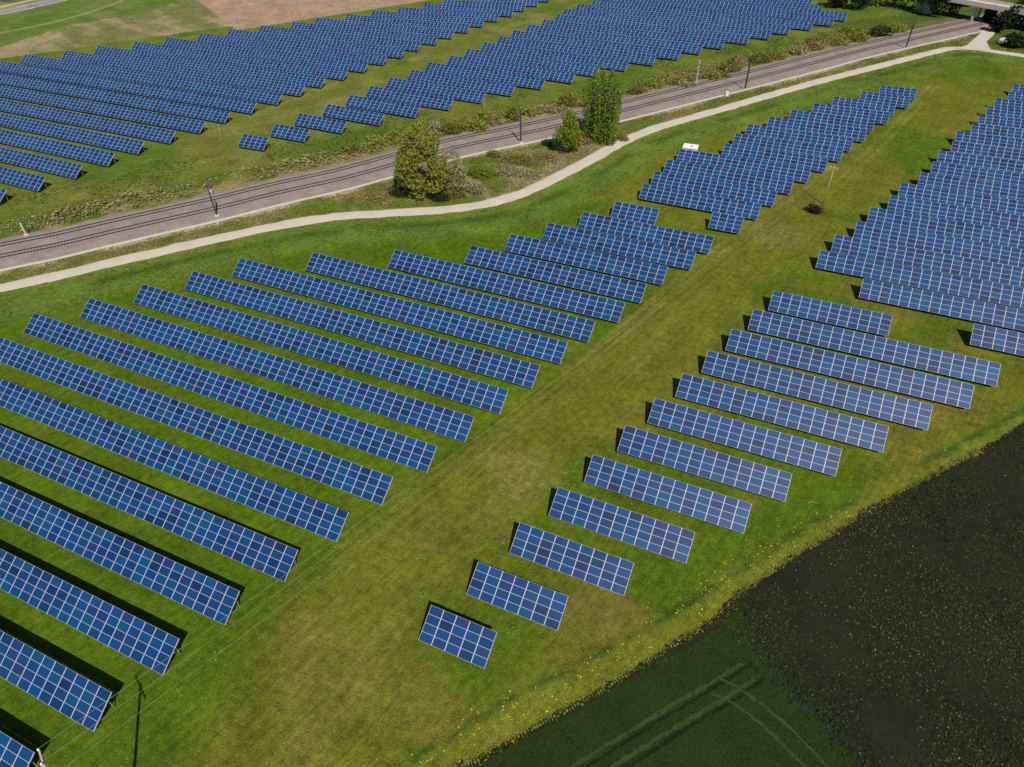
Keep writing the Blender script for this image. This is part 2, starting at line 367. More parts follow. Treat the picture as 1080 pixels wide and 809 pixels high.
# dark fields
def field(name, edge, far, mat, z, jag=.25):
    E_ = np.array(edge); w_ = (fbm(E_[:, 0], E_[:, 1], 1.6, 4, 77)-.5)*2.2*jag*4
    E_ = E_+normals(E_)*w_[:, None]; P = [tuple(p) for p in E_]+list(far); P2 = [(x, y, z) for x, y in P]
    o = mesh_obj(name, P2, [tuple(range(len(P2)))[::-1]], mat); o['kind'] = 'structure'; return o
cut = at(778, 628); iK = int(np.argmin(np.hypot(STRIP[:, 0]-cut[0], STRIP[:, 1]-cut[1])))
DIV = smooth_line(PX((781, 634), (787, 652), (800, 672), (812, 700), (835, 728), (868, 762), (905, 806), (960, 870)), .8)
end = DIV[-1]; BASE = 95
NS = normals(STRIP)
cropedge = STRIP[:iK+1]-NS[:iK+1]*.30
DIV2 = smooth_line(DIV, .35); wd = (fbm(DIV2[:, 0], DIV2[:, 1], 2.2, 4, 78)-.5)*2.2; DIV2 = DIV2+normals(DIV2)*wd[:, None]
field('crop_field', list(cropedge[::-1])[:], [(cropedge[0, 0]+10, cropedge[0, 1]-90), (70, -80)]+[tuple(p) for p in DIV2[::-1]], MAT['crop'], .006, .12)
field('ploughed_field', list(STRIP[iK:]), [(330, 240), (330, -80), (70, -80)]+[tuple(p) for p in DIV2[::-1]], MAT['soil'], .006, .2)
# the bare ditch bank along the grass edge
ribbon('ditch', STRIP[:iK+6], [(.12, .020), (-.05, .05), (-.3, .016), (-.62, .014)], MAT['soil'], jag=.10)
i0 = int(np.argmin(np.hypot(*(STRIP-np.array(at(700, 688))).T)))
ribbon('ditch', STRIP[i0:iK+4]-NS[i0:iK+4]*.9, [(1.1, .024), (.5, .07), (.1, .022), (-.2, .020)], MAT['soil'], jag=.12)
taper = 1

def tracks(pts, mats, w=.42, gap=1.9, z=.018):
    L = smooth_line(PX(*pts), .5)
    for s_ in (-gap/2, gap/2):
        ribbon('tyre_track', L, [(s_-w/2, z), (s_+w/2, z)], mats, jag=.07)
tracks([(560, 850), (620, 812), (680, 774), (735, 741), (790, 708)], MAT['crushed'], .42, 2.0, .022)
tracks([(575, 850), (635, 812), (695, 774), (750, 740), (800, 708)], MAT['cropdark'], .36, 2.0, .018)
tracks([(752, 722), (775, 733), (805, 755), (840, 787), (890, 840)], MAT['crushed'], .34, 1.9, .026)

# ------------------------------------------------------------ solar tables
TW, TS, TILT, ZL = 1.6846, 4.05, .5611, .70
MH = TS/4; CT, ST = math.cos(TILT), math.sin(TILT)
def module_mesh():
    mb = MB(); w, h, t = TW-.024, MH-.012, .04; fx, fy = .032, .016
    x0, x1, y0, y1 = .012, .012+w, .006, .006+h
    for a, b in (((x0, y0, 0), (x1, y0+fy, t)), ((x0, y1-fy, 0), (x1, y1, t)), ((x0, y0+fy, 0), (x0+fx, y1-fy, t)), ((x1-fx, y0+fy, 0), (x1, y1-fy, t))): mb.box(a, b, 1)
    z = t-.006; mb.add([(x0+fx, y0+fy, z), (x1-fx, y0+fy, z), (x1-fx, y1-fy, z), (x0+fx, y1-fy, z)], [(0, 1, 2, 3)], 0)
    mb.add([(x0+fx, y0+fy, .004), (x1-fx, y0+fy, .004), (x1-fx, y1-fy, .004), (x0+fx, y1-fy, .004)], [(3, 2, 1, 0)], 1)
    return mb
MOD = module_mesh(); MODV = np.array(MOD.v); mod_me = None
def module_template():
    global mod_me
    o = MOD.build('solar_module', [MAT['cells'], MAT['frame']]); mod_me = o.data; bpy.data.objects.remove(o)
module_template()
RX = np.array([[1, 0, 0], [0, CT, -ST], [0, ST, CT]])
def modules_joined(name, cells, parent):
    V = []; F = []; mi = []; n = 0
    for (i, j) in cells:
        P = MODV+np.array([i*TW, j*MH, .0]); V.append(P); F += [tuple(n+k for k in f) for f in MOD.f]; mi += MOD.m; n += len(MODV)
    V = np.vstack(V)@RX.T+np.array([0, 0, ZL]); return mesh_obj(name, V, F, [MAT['cells'], MAT['frame']], parent, mi)
frame_cache = {}
def support(n, parent):
    if n not in frame_cache:
        mb = MB(); T = lambda x, s, d: (x, s*CT-d*ST, ZL+s*ST+d*CT)
        for i in range(n+1):                      # rafters under each joint
            x = min(max(i*TW, .05), n*TW-.05); mb.bar(T(x, .0, -.05), T(x, TS, -.05), .06, .08)
        for s in (.45, 1.5, 2.55, 3.6): mb.bar(T(.0, s, -.13), T(n*TW, s, -.13), .06, .08, 1)
        k = max(2, int(round(n*TW/3.4))+1)
        for i in range(k):
            x = .5+(n*TW-1.0)*i/(k-1)
            for s in (.9, 3.2):
                p = T(x, s, -.17); mb.bar((p[0], p[1], -.3), p, .10, .10, 1)
            a = T(x, .9, -.17); b = T(x, 3.2, -.2); mb.bar((x, a[1], .25), (x, b[1], b[2]-.25), .05, .05, 1)
        frame_cache[n] = mb.build('support_frame', [MAT['frame'], MAT['steel']], parent); return
    o = frame_cache[n].copy(); COL.objects.link(o); o.parent = parent
def in_view(p, m=0): u, v = pix(p); return -m < u < 1080+m and -m < v < 809+m
n_mod = 0
def table(lo, hi, label, group, single):
    global n_mod
    (x0, y0), (x1, y1) = lo, hi; L = math.hypot(x1-x0, y1-y0); n = max(1, round(L/TW)); rz = math.atan2(y1-y0, x1-x0)
    if hi[2:] : pass
    r = empty('solar_table', (x0, y0, 0), rz); tag(r, label, 'solar table', group); support(n, r)
    allc = [(i, j) for i in range(n) for j in range(4)]
    if not single:
        modules_joined('module_array', allc, r); return r
    cs, sn = math.cos(rz), math.sin(rz)
    def wp(c):
        X_ = (c[0]+.5)*TW; s = (c[1]+.5)*MH; yy = s*CT; return np.array([x0+X_*cs-yy*sn, y0+X_*sn+yy*cs, ZL+s*ST])
    key = lambda c: (0 if in_view(wp(c)) else 1, float(np.linalg.norm(wp(c)-np.array([0, 0, CH]))))
    order = sorted(allc, key=key); own, rest = order[:100], order[100:]
    if len(rest) == 1: own, rest = order[:99], order[99:]
    for (i, j) in sorted(own):
        o = bpy.data.objects.new('solar_module', mod_me); COL.objects.link(o); o.parent = r
        o.location = (i*TW, j*MH*CT, ZL+j*MH*ST); o.rotation_euler = (TILT, 0, 0); n_mod += 1
    if rest: modules_joined('module_array', sorted(rest), r)['kind'] = 'stuff'
    return r
ORD = 'zero first second third fourth fifth sixth seventh eighth ninth tenth eleventh twelfth thirteenth fourteenth fifteenth sixteenth seventeenth eighteenth nineteenth twentieth twenty-first twenty-second twenty-third twenty-fourth twenty-fifth twenty-sixth twenty-seventh twenty-eighth twenty-ninth'.split()
def edge_x(y, px, side):
    """x where the ground row at y leaves the frame at photo column px"""
    xs = np.linspace(-420, 120, 2161); P = np.stack([xs, np.full_like(xs, y), np.full_like(xs, 1.5)], 1)
    d = (P-np.array([0, 0, CH]))@AF; u, v = pix(P); ok = d > 5
    c = xs[ok][np.argmin(np.abs(u[ok]-px))]; return c
ZH = ZL+TS*ST; DY = TS*CT
# block A: the large left block
Ax = {0: None, 1: -53.07, 2: -51.0, 3: -48.86, 4: -46.11, 5: -43.69, 6: -41.57, 7: -38.8, 8: -36.59, 9: -34.41, 10: -32.16, 11: -30.2, 12: -27.86, 13: -24.76, 14: -22.89, 15: -20.77, 16: -17.0, 17: -15.05}
An = {7: 50, 8: 48, 9: 46, 10: 44, 11: 42, 12: 36, 13: 29, 14: 22, 15: 20, 16: 19, 17: 17}
for i in range(0, 19):
    y = .717+7.4879*i
    if i == 18: xr = at(695, 222, ZH)[0]; n = max(1, round((xr-at(648, 212, ZH)[0])/TW))
    else:
        xr = Ax[i] if Ax[i] else at(34.5, 795.6, ZH)[0]
        n = An.get(i) or int(math.ceil((xr-edge_x(y, 0, -1)+12)/TW))
    what = 'short' if i == 18 else 'cut off by the left photo edge, ' if i < 7 else 'long'
    lab = f'solar table row, {ORD[i+1]} from the bottom of the big left block' + (', cut by the frame' if i < 7 else '')
    table((xr-n*TW, y), (xr, y), lab, 'solar table rows of the left block', True)
Bx = [-27.14, -24.79, -22.5, -20.15, -17.81, -15.37, -12.97, -10.54, -8.07, -5.64, -3.22, -.84]; Bn = [5, 7, 9, 11, 13, 14, 16, 18, 20, 22, 23, 12]
for i, (x, n) in enumerate(zip(Bx, Bn)):
    y = 30.7677+7.4251*i
    lab = f'solar table {n} modules wide, {ORD[i+1]} from the bottom of the lower right block'
    table((x, y), (x+n*TW, y), lab, 'solar tables of the lower right block', True)
CTL = [(1027.3, 340.1), (911, 288), (865.1, 264.5), (880.7, 248.9), (904, 234), (917.8, 220), (939, 208.2), (950, 194.4), (971, 183.3), (984, 171), (990.8, 159.7), (1005, 149), (1009.4, 138.8), (1026, 130), (1033.5, 122.1), (1041.8, 112.8), (1050.2, 103.6), (1064, 95.2), (1068.7, 87.8), (1082, 79), (1092, 72)]
for i, p in enumerate(CTL):
    y = 115.4+7.72*i; x0_ = at(*p, ZH); x = at(905.6, 313.9, ZL)[0] if i == 1 else x0_[0]
    xe = edge_x(y, 1080, 1)+14; n = max(3, int(math.ceil((xe-x)/TW)))
    if i < 19 or n: table((x, y), (x+n*TW, y), f'solar table row, {ORD[i+1]} from the bottom of the block at the right edge', 'solar table rows at the right edge', True)
DTL = [(743.3, 239.3, 0), (676.7, 209.8, 0), (686.9, 181, 1), (699.9, 169, 1), (715.6, 155.1, 1), (764, 157, 1), (772.2, 141.2, 1), (786.1, 130.4, 1), (810.2, 122.6, 1), (832.6, 114.8, 1), (860, 109.7, 1), (882.3, 102.2, 1), (909.7, 96, 1), (932, 89.6, 1)]
DBR = [(780, 246), (798.3, 231.7), (815, 218.3), (833.3, 204), (851.9, 191.2), (869.7, 181.6), (886, 170.5), (896.4, 160.1), (911.2, 149.7), (919.3, 140.1), (935.7, 129.7), (942.3, 119.3), (957.9, 111.4), (964.6, 103.7)]
for i, (a, b) in enumerate(zip(DTL, DBR)):
    y = 138.75+7.72*i; xl = at(a[0], a[1], ZH if a[2] else ZL)[0]; xr = at(*b, ZL)[0]; n = max(2, round((xr-xl)/TW))
    table((xr-n*TW, y), (xr, y), f'solar table, {ORD[i+1]} from the bottom of the middle block below the pale path', 'solar tables of the block below the path', True)
ETL = [(26, 57.8), (68.6, 53.8), (103.8, 48.8), (142.8, 44.5), (176.1, 39.3), (211.5, 34.9), (243, 30.2), (279.2, 26.3), (309.8, 22.8), (337.6, 18.2), (363.6, 15.6), (394.3, 11.5), (418.4, 7.8), (445.3, 4.3), (469.4, 0)]
EBR = [(3.5, 213), (40, 201.5), (78, 188.8), (115, 174.5), (144, 163), (178, 151.5), (207.8, 141.8), (234.7, 130.7), (264.4, 120), (291.2, 110.9), (314.4, 102.3), (337.6, 92.7), (360.8, 84.9), (384.1, 76), (403.6, 68.6), (424, 60.3), (441.6, 53.2), (460.1, 46.3), (476.8, 40.2), (492.6, 34.3), (508.3, 28.4), (524.1, 22.8), (539.8, 17.2), (552.5, 12), (566, 6.9), (578, 1.9)]
def fit(idx, val, deg): return np.polyfit(idx, val, deg)
eb = np.array([at(*p, ZL) for p in EBR]); ei = np.arange(len(eb)); eby = fit(ei, eb[:, 1], 2)
et = np.array([at(*p, ZH) for p in ETL]); et[:, 1] -= DY; ej = np.arange(9, 9+len(et)); ety = fit(ej, et[:, 1], 1)
for i in range(0, 27):
    yr = float(np.polyval(eby, i)); xr = eb[i, 0] if i < len(eb) else eb[-1, 0]+1.6*(i-len(eb)+1)
    if i < 9: yl = yr+(np.polyval(ety, 9)-np.polyval(eby, 9))*min(1, i/9); xl = edge_x(yr, 0, -1)-14
    elif i < 24: yl = float(np.polyval(ety, i)); xl = et[i-9, 0]
    else: yl = float(np.polyval(ety, i)); xl = et[-1, 0]+6.5*(i-23)
    L = xr-xl; n = max(2, round(L/TW)); dx = n*TW
    rz = math.atan2(yr-yl, L); table((xr-dx*math.cos(rz), yr-dx*math.sin(rz)), (xr, yr), f'solar table row, {ORD[i+1]} from the bottom of the far left block beyond the railway', 'solar table rows of the far left block', False)
FTL = [(260, 139.3), (290.7, 129), (315.2, 119.3), (345, 110.3), (365, 100.8), (389.7, 91.8), (410, 82.9), (433.2, 74.7), (453.6, 65.8), (474, 58.4), (491.6, 51), (511, 44), (526.9, 37.6), (540.8, 32), (556.7, 26), (570.6, 20.4), (585.4, 14.8), (596.5, 8.9), (609.5, 4.1), (624.4, 0)]
FBR = [(281, 156.7), (321.7, 149), (361.7, 139.5), (398.9, 132.6), (436.9, 124.6), (472.2, 116.8), (506.5, 109.4), (538, 102), (569.7, 94.9), (602.1, 88.1), (629, 80.1), (658.6, 75.1), (688.3, 68.6), (714.3, 63.6), (737.6, 57.5), (760.8, 51.9), (787.7, 46.7), (810.8, 41.7), (831.2, 36.2), (855.3, 31.1), (877.6, 26.9), (891.5, 21.9)]
fb = np.array([at(*p, ZL) for p in FBR]); fi = np.arange(len(fb)); fby = fit(fi, fb[:, 1], 1)
ft = np.array([at(*p, ZH) for p in FTL]); ft[:, 1] -= DY; fty = fit(np.arange(len(ft)), ft[:, 1], 1)
for i in range(0, 24):
    yr = float(np.polyval(fby, i)); yl = float(np.polyval(fty, i)); xl = ft[i, 0] if i < len(ft) else ft[-1, 0]+2.2*(i-len(ft)+1)
    xr = fb[i, 0] if i < len(fb) else {22: -14.0, 23: -19.0}[i]
    n = max(2, round((xr-xl)/TW)); dx = n*TW; rz = math.atan2(yr-yl, xr-xl)
    table((xr-dx*math.cos(rz), yr-dx*math.sin(rz)), (xr, yr), f'solar table row, {ORD[i+1]} from the bottom of the far middle block beyond the railway', 'solar table rows of the far middle block', False)

# ------------------------------------------------------------ plants
def quads(P, size, flat=0.0):
    """small leaf cards at points P with random orientation"""
    n = len(P); a = RNG.normal(size=(n, 3)); a[:, 2] *= (1-flat); a /= np.linalg.norm(a, axis=1)[:, None]
    b = RNG.normal(size=(n, 3)); b[:, 2] *= (1-flat); b -= (b*a).sum(1)[:, None]*a; b /= np.linalg.norm(b, axis=1)[:, None]
    s = np.asarray(size)*(.6+.8*RNG.random(n)); s = s[:, None]
    a = a*s*.5; b = b*s*.5*(.5+.4*RNG.random(n))[:, None]
    V = np.stack([P-a, P+b, P+a, P-b], 1).reshape(-1, 3); F = np.arange(4*n).reshape(-1, 4); return V, F
def leaf_mesh(name, P, size, mat, parent, flat=0.0):
    V, F = quads(P, size, flat); me = bpy.data.meshes.new(name)
    me.vertices.add(len(V)); me.vertices.foreach_set('co', V.ravel()); me.loops.add(F.size); me.loops.foreach_set('vertex_index', F.ravel().astype('i'))
    me.polygons.add(len(F)); me.polygons.foreach_set('loop_start', np.arange(0, F.size, 4, dtype='i')); me.update(calc_edges=True)
    me.materials.append(mat); o = bpy.data.objects.new(name, me); COL.objects.link(o)
    if parent: o.parent = parent
    return o
LM = {
 'poplar': leaf_mat('poplar_leaves', [(.10, .16, .012), (.16, .24, .02), (.23, .31, .035), (.30, .35, .06)], .5),
 'bright': leaf_mat('fresh_leaves', [(.14, .20, .012), (.22, .29, .02), (.28, .34, .03)], .5),
 'willow': leaf_mat('willow_leaves', [(.15, .19, .015), (.25, .29, .03), (.33, .36, .06), (.38, .37, .11)], .5),
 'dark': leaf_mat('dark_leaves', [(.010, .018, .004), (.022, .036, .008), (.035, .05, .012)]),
 'olive': leaf_mat('olive_leaves', [(.11, .12, .015), (.18, .18, .03), (.24, .22, .05)], .35),
 'dry': leaf_mat('dry_twigs', [(.18, .165, .08), (.28, .25, .13), (.40, .36, .21)], .3),
 'rust': leaf_mat('rusty_twigs', [(.16, .12, .04), (.24, .18, .06), (.30, .24, .09)], .2),
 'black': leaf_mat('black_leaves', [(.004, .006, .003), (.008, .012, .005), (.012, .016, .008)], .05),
}
def lobes(specs, n, fill=.8):
    P = []
    tot = sum(s[1][0]*s[1][1]*s[1][2] for s in specs)
    for c, r in specs:
        k = int(n*(r[0]*r[1]*r[2])/tot)+8; d = RNG.normal(size=(k, 3)); d /= np.linalg.norm(d, axis=1)[:, None]
        rad = (fill+(1-fill)*RNG.random(k))**.6; bump = 1+.45*np.array([mnoise.noise(Vector(v*2.6+np.array(c))) for v in d])
        P.append(np.array(c)+d*np.array(r)*(rad*bump)[:, None])
    return np.vstack(P)
def tree(name, px, py, specs, n, size, leaf, label, cat, trunk=None, group=None, off=None):
    x, y = at(px, py) if off is None else off
    r = empty(name, (x, y, 0)); tag(r, label, cat, group)
    P = lobes(specs, n); P = P+RNG.normal(0, .15, P.shape); P = P[P[:, 2] > .05]; leaf_mesh('crown', P, size, LM[leaf], r)
    mb = MB()
    for (a, b, r0, r1) in (trunk or [((0, 0, -.2), (0, 0, specs[0][0][2]), .25, .1)]):
        a, b = Vector(a), Vector(b); m = (a+b)/2+Vector((RNG.normal(0, .08), RNG.normal(0, .08), 0)); mb.tube([a, m, b], [r0, (r0+r1)/2, r1], 7)
    mb.build('trunk', MAT['bark'], r, True); return r
def clumps(c, rad, k, r0, r1, low=-.6):
    out = []
    for i in range(k):
        z = low+(1-low)*(i+.5)/k; a = i*2.39996+RNG.uniform(-.4, .4); q = math.sqrt(max(0, 1-z*z)); m = RNG.uniform(.72, 1.0); r = RNG.uniform(r0, r1)
        out.append(((c[0]+rad[0]*q*math.cos(a)*m, c[1]+rad[1]*q*math.sin(a)*m, c[2]+rad[2]*z*m), (r, r, r*RNG.uniform(.7, 1.0))))
    return out
# tall poplar clump: many narrow upright spires
sp = []; tr = []
for k in range(20):
    a = k*2.4; rr = 4.6*math.sqrt((k+.4)/20); x, y = math.cos(a)*rr*1.0, math.sin(a)*rr*.66; h = 19.4-rr*.95+RNG.normal(0, 1.1)
    for q in range(4):
        z0 = h*(.12+.25*q); sp.append(((x*(1+.08*q)+RNG.normal(0, .2), y+RNG.normal(0, .2), z0), (1.05-.14*q, .95-.14*q, h*.16)))
    tr.append(((x*.4, y*.4, -.2), (x, y, h*.85), .22, .05))
tree('poplar_tree', 633.5, 148.5, sp, 13500, .46, 'poplar', 'tallest tree, dense upright green poplar clump between railway and path', 'tree', tr)
sp = clumps((0, 0, 4.2), (3.0, 2.6, 4.0), 15, 1.0, 1.5)+clumps((.5, .3, 8.2), (1.7, 1.5, 2.2), 7, .8, 1.1)
tree('small_tree', 598, 161, sp, 5200, .42, 'bright', 'small bright green tree just left of the tall poplar', 'tree', [((0, 0, -.2), (.2, 0, 8), .2, .05), ((0, 0, 1), (-2, -.6, 3.4), .1, .03)])
sp = clumps((0, .3, 6.2), (6.2, 4.6, 5.4), 30, 1.3, 2.1, -.9)+clumps((.2, 1, 12.6), (4.6, 3.4, 3.6), 17, 1.1, 1.7, -.5)
tree('willow_tree', 446, 206, sp, 12500, .46, 'willow', 'broad round yellow green tree overhanging the railway left of centre', 'tree', [((0, 0, -.2), (0, 1, 7), .35, .15), ((0, 0, 2), (-2.4, .6, 9), .2, .05), ((0, 0, 2), (2.4, .8, 9.5), .2, .05)])
sp = [((0, 0, 2.6), (2.6, 2.4, 2.4)), ((.8, .6, 5.0), (2.6, 2.2, 2.6)), ((-.6, 1.2, 7.6), (2.2, 1.8, 2.2)), ((1.6, .2, 3.4), (2.0, 1.8, 2.0))]
tree('bare_shrub', 478, 203, sp, 5200, .34, 'dry', 'leafless greyish beige shrub against the right side of the round tree', 'shrub', [((0, 0, -.1), (.3, .6, 6), .12, .03), ((0, 0, .2), (1.6, .2, 4), .08, .02), ((0, 0, .2), (-1, 1, 7), .08, .02)])
def bush(px, py, w, h, leaf, label, n=700, size=.34, group='bushes between the railway and the path', d=None, name='bush'):
    d = d or w*.7; k = 3; sp = [((RNG.uniform(-.3, .3)*w, RNG.uniform(-.3, .3)*d, h*.45), (w*.38, d*.38, h*.5)) for _ in range(k)]+[((0, 0, h*.5), (w*.42, d*.42, h*.5))]
    return tree(name, px, py, sp, int(n*.75), size, leaf, label, 'bush', [((0, 0, -.1), (.1, .1, h*.6), .07, .02)], group)
BUSH = [(507, 186, 6.5, 3.2, 'bright', 'rounded yellow green bush right of the bare beige shrub'), (545, 172, 9, 1.6, 'olive', 'wide low olive bush below the middle railway mast'),
 (575, 168, 7, 1.5, 'rust', 'low brownish bush below the small bright tree'), (532, 182, 7, 1.6, 'dry', 'pale dry bush patch in the middle of the thicket beside the path'),
 (556, 184, 6, 1.3, 'dry', 'pale dry bush nearest the path, right part of the thicket'), (502, 204, 5, 2.4, 'dry', 'dry beige bush at the foot of the thicket nearest the path bend'),
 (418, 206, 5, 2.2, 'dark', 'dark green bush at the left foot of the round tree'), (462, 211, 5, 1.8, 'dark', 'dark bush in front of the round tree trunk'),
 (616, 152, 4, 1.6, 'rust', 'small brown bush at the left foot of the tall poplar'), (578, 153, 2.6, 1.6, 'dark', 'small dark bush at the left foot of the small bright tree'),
 (655, 147, 3.5, 1.2, 'olive', 'small olive bush at the right foot of the tall poplar'), (480, 208, 4, 1.8, 'olive', 'olive bush at the foot of the bare beige shrub'),
 (392, 210, 7, 1.0, 'rust', 'flat brownish bush left of the round tree'), (522, 166, 4, 1.6, 'olive', 'small olive bush beside the kerb above the yellow green bush')]
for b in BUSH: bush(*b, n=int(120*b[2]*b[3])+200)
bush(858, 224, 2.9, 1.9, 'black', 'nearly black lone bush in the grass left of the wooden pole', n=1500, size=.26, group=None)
# brushwood beyond the railway
BR = [(372, 160, 6, 1.8, 'olive'), (395, 152, 7, 2.2, 'willow'), (420, 150, 7, 3, 'willow'), (440, 142, 5, 2.2, 'bright'), (458, 138, 5, 2.6, 'dry'), (478, 140, 6, 3.0, 'olive'), (500, 137, 8, 3.0, 'willow'),
 (520, 130, 6, 2.2, 'rust'), (512, 126, 5, 2.4, 'willow'), (540, 126, 5, 3.4, 'olive'), (558, 121, 6, 2.6, 'willow'), (575, 118, 5, 2, 'dry'), (598, 113, 5, 4.2, 'olive'), (618, 112, 5, 1.8, 'dry'),
 (590, 120, 6, 1.8, 'dry'), (670, 98, 6, 2, 'olive'), (690, 92, 6, 2.2, 'willow'), (712, 88, 5, 2, 'rust'), (722, 92, 5, 1.6, 'dry'), (748, 84, 5, 2.8, 'willow'), (772, 76, 6, 3.2, 'olive'), (778, 68, 5, 3, 'rust'),
 (760, 82, 5, 1.8, 'olive'), (800, 66, 7, 3, 'olive'), (820, 62, 7, 3, 'willow'), (842, 58, 7, 2.6, 'dry'), (862, 52, 7, 2.6, 'rust'), (882, 48, 8, 3, 'willow'), (905, 44, 7, 2.8, 'olive'), (925, 38, 8, 3.4, 'dark'),
 (945, 34, 8, 3, 'willow'), (900, 36, 8, 2.4, 'bright'), (860, 45, 7, 2, 'olive')]
LK = {'olive': 'olive green', 'willow': 'pale yellow green', 'bright': 'bright green', 'dry': 'dry beige', 'rust': 'reddish brown', 'dark': 'dark green'}
for i, b in enumerate(BR):
    bush(*b, f'{LK[b[4]]} bush, {ORD[min(i+1, 29)] if i < 29 else ["thirtieth","thirty-first","thirty-second","thirty-third"][i-29]} along the far side of the railway from the left', n=int(45*b[2]*b[3])+120, size=.5, group='brushwood beyond the railway')
# far trees at the top right
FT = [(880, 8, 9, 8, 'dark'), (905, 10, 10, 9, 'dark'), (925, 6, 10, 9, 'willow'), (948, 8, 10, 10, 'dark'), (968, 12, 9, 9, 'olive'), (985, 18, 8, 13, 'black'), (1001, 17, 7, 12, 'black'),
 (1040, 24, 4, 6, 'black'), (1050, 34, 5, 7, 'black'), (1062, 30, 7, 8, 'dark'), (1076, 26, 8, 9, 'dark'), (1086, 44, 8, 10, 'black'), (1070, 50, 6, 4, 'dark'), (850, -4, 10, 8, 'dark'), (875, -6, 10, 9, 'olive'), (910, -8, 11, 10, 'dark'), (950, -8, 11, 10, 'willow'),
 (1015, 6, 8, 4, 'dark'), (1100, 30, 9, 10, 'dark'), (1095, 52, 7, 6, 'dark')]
FP = ['above the tip of the far middle block', 'right of the far block tip', 'third behind the far block tip', 'over the grass bank', 'left of the black crowned pair', 'left one of the black crowned pair beside the railway', 'right one of the black crowned pair beside the railway',
 'at the left end of the bridge', 'under the bridge left part', 'under the bridge middle', 'under the bridge right end', 'below the bridge at the right edge', 'beside the parked white van', 'at the top edge above the block', 'at the top edge right of the block', 'at the top edge left of the bank', 'at the top edge over the bank', 'behind the bridge', 'partly cut by the right photo edge, below the bridge end', 'partly cut by the right photo edge, beside the path']
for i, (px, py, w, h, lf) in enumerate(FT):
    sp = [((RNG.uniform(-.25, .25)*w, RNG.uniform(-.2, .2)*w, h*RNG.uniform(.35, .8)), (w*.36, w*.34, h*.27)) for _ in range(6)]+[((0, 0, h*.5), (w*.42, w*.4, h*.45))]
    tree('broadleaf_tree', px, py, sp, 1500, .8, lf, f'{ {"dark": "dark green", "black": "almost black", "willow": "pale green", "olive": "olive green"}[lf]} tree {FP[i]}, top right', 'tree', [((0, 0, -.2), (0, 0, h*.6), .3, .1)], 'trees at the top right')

# ------------------------------------------------------------ ground cover (uncountable)
def scatter_quads(name, pts, size, mat, z=.12, h=.12):
    P = np.column_stack([pts[:, 0], pts[:, 1], z+h*RNG.random(len(pts))]); o = leaf_mesh(name, P, size, mat, None, .7); o['kind'] = 'stuff'; return o
def rand_in(n, x0, x1, y0, y1): return np.column_stack([RNG.uniform(x0, x1, n), RNG.uniform(y0, y1, n)])
P = rand_in(300000, -25, 90, 5, 150); s = side(STRIP[::8], P[:, 0], P[:, 1]); d = seg_dist(P[:, 0], P[:, 1], STRIP[::8])
crop_poly = [tuple(p) for p in cropedge]+[tuple(p) for p in DIV]+[(70, -80), (cropedge[0, 0]+10, cropedge[0, 1]-90)]
inc = in_poly(P[:, 0], P[:, 1], crop_poly); nn = fbm(P[:, 0], P[:, 1], 9, 4, 21); fr = RNG.random(len(P))
u, v = pix(np.column_stack([P, np.zeros(len(P))])); vis = (u > -60) & (u < 1150) & (v > 300) & (v < 880)
n5_ = fbm(P[:, 0], P[:, 1], 14, 3, 33); wm = (s < 0) & ~inc & vis & (d > .3) & (nn*1.5+n5_*.8+fr*.6 > 1.50)
MW = leaf_mat('field_weeds', [(.010, .016, .003), (.024, .034, .006), (.040, .050, .010), (.075, .078, .035)])
scatter_quads('field_weeds', P[wm], .24, MW, .02, .06)
n5 = fbm(P[:, 0], P[:, 1], 14, 3, 33)
ym = (s < 0) & ~inc & vis & (n5*1.1+nn*.4+RNG.random(len(P))*.25 > .96) & (RNG.random(len(P)) < .16)
MY = simple('dandelion_yellow', (.42, .36, .02), .8, 0, .3, 20)
MYd = leaf_mat('field_flowers', [(.05, .06, .01), (.11, .11, .02), (.17, .155, .06)])
gm = (s < 0) & ~inc & vis & (fbm(P[:, 0], P[:, 1], 17, 4, 91)+RNG.random(len(P))*.12 > .62)
scatter_quads('field_herbs', P[gm], .34, leaf_mat('herb_leaves', [(.008, .018, .004), (.014, .030, .007), (.022, .040, .010)]), .015, .04)
scatter_quads('field_flowers', P[ym], .22, MYd, .06, .08)
cm = inc & vis; MC = leaf_mat('crop_leaves', [(.009, .020, .002), (.016, .032, .004), (.030, .050, .008)])
Dv = np.vstack([DIV2+normals(DIV2)*RNG.normal(.2, 1.1, len(DIV2))[:, None] for _ in range(16)]); ud, vd = pix(np.column_stack([Dv, np.zeros(len(Dv))]))
scatter_quads('field_margin_weeds', Dv[(ud < 1150) & (vd < 880)], .3, MC, .02, .08)
ym2 = inc & vis & (np.hypot(P[:, 0]-DIV[0][0], P[:, 1]-DIV[0][1]) < 14*RNG.random(len(P))**.6+1) & (nn > .45)
scatter_quads('crop_edge_herbs', P[ym2], .24, leaf_mat('crop_edge_leaves', [(.03, .04, .004), (.06, .07, .008), (.09, .09, .015)]), .02, .04)
scatter_quads('crop_leaves', P[cm][:60000], .20, MC, .022, .02)
# dandelions along the grass strip
Q = rand_in(60000, -40, 60, 5, 130); sq = side(STRIP[::8], Q[:, 0], Q[:, 1]); dq = seg_dist(Q[:, 0], Q[:, 1], STRIP[::8]); nq = fbm(Q[:, 0], Q[:, 1], 7, 3, 5)
low = Q[:, 1] < 62
m = (sq > 0) & (dq < 6.0) & (RNG.random(len(Q)) < np.where(low, .5, .12)*np.exp(-((dq-2.0)/2.2)**2)*(nq > .42))
scatter_quads('dandelions', Q[m], .19, MY, .05, .05)
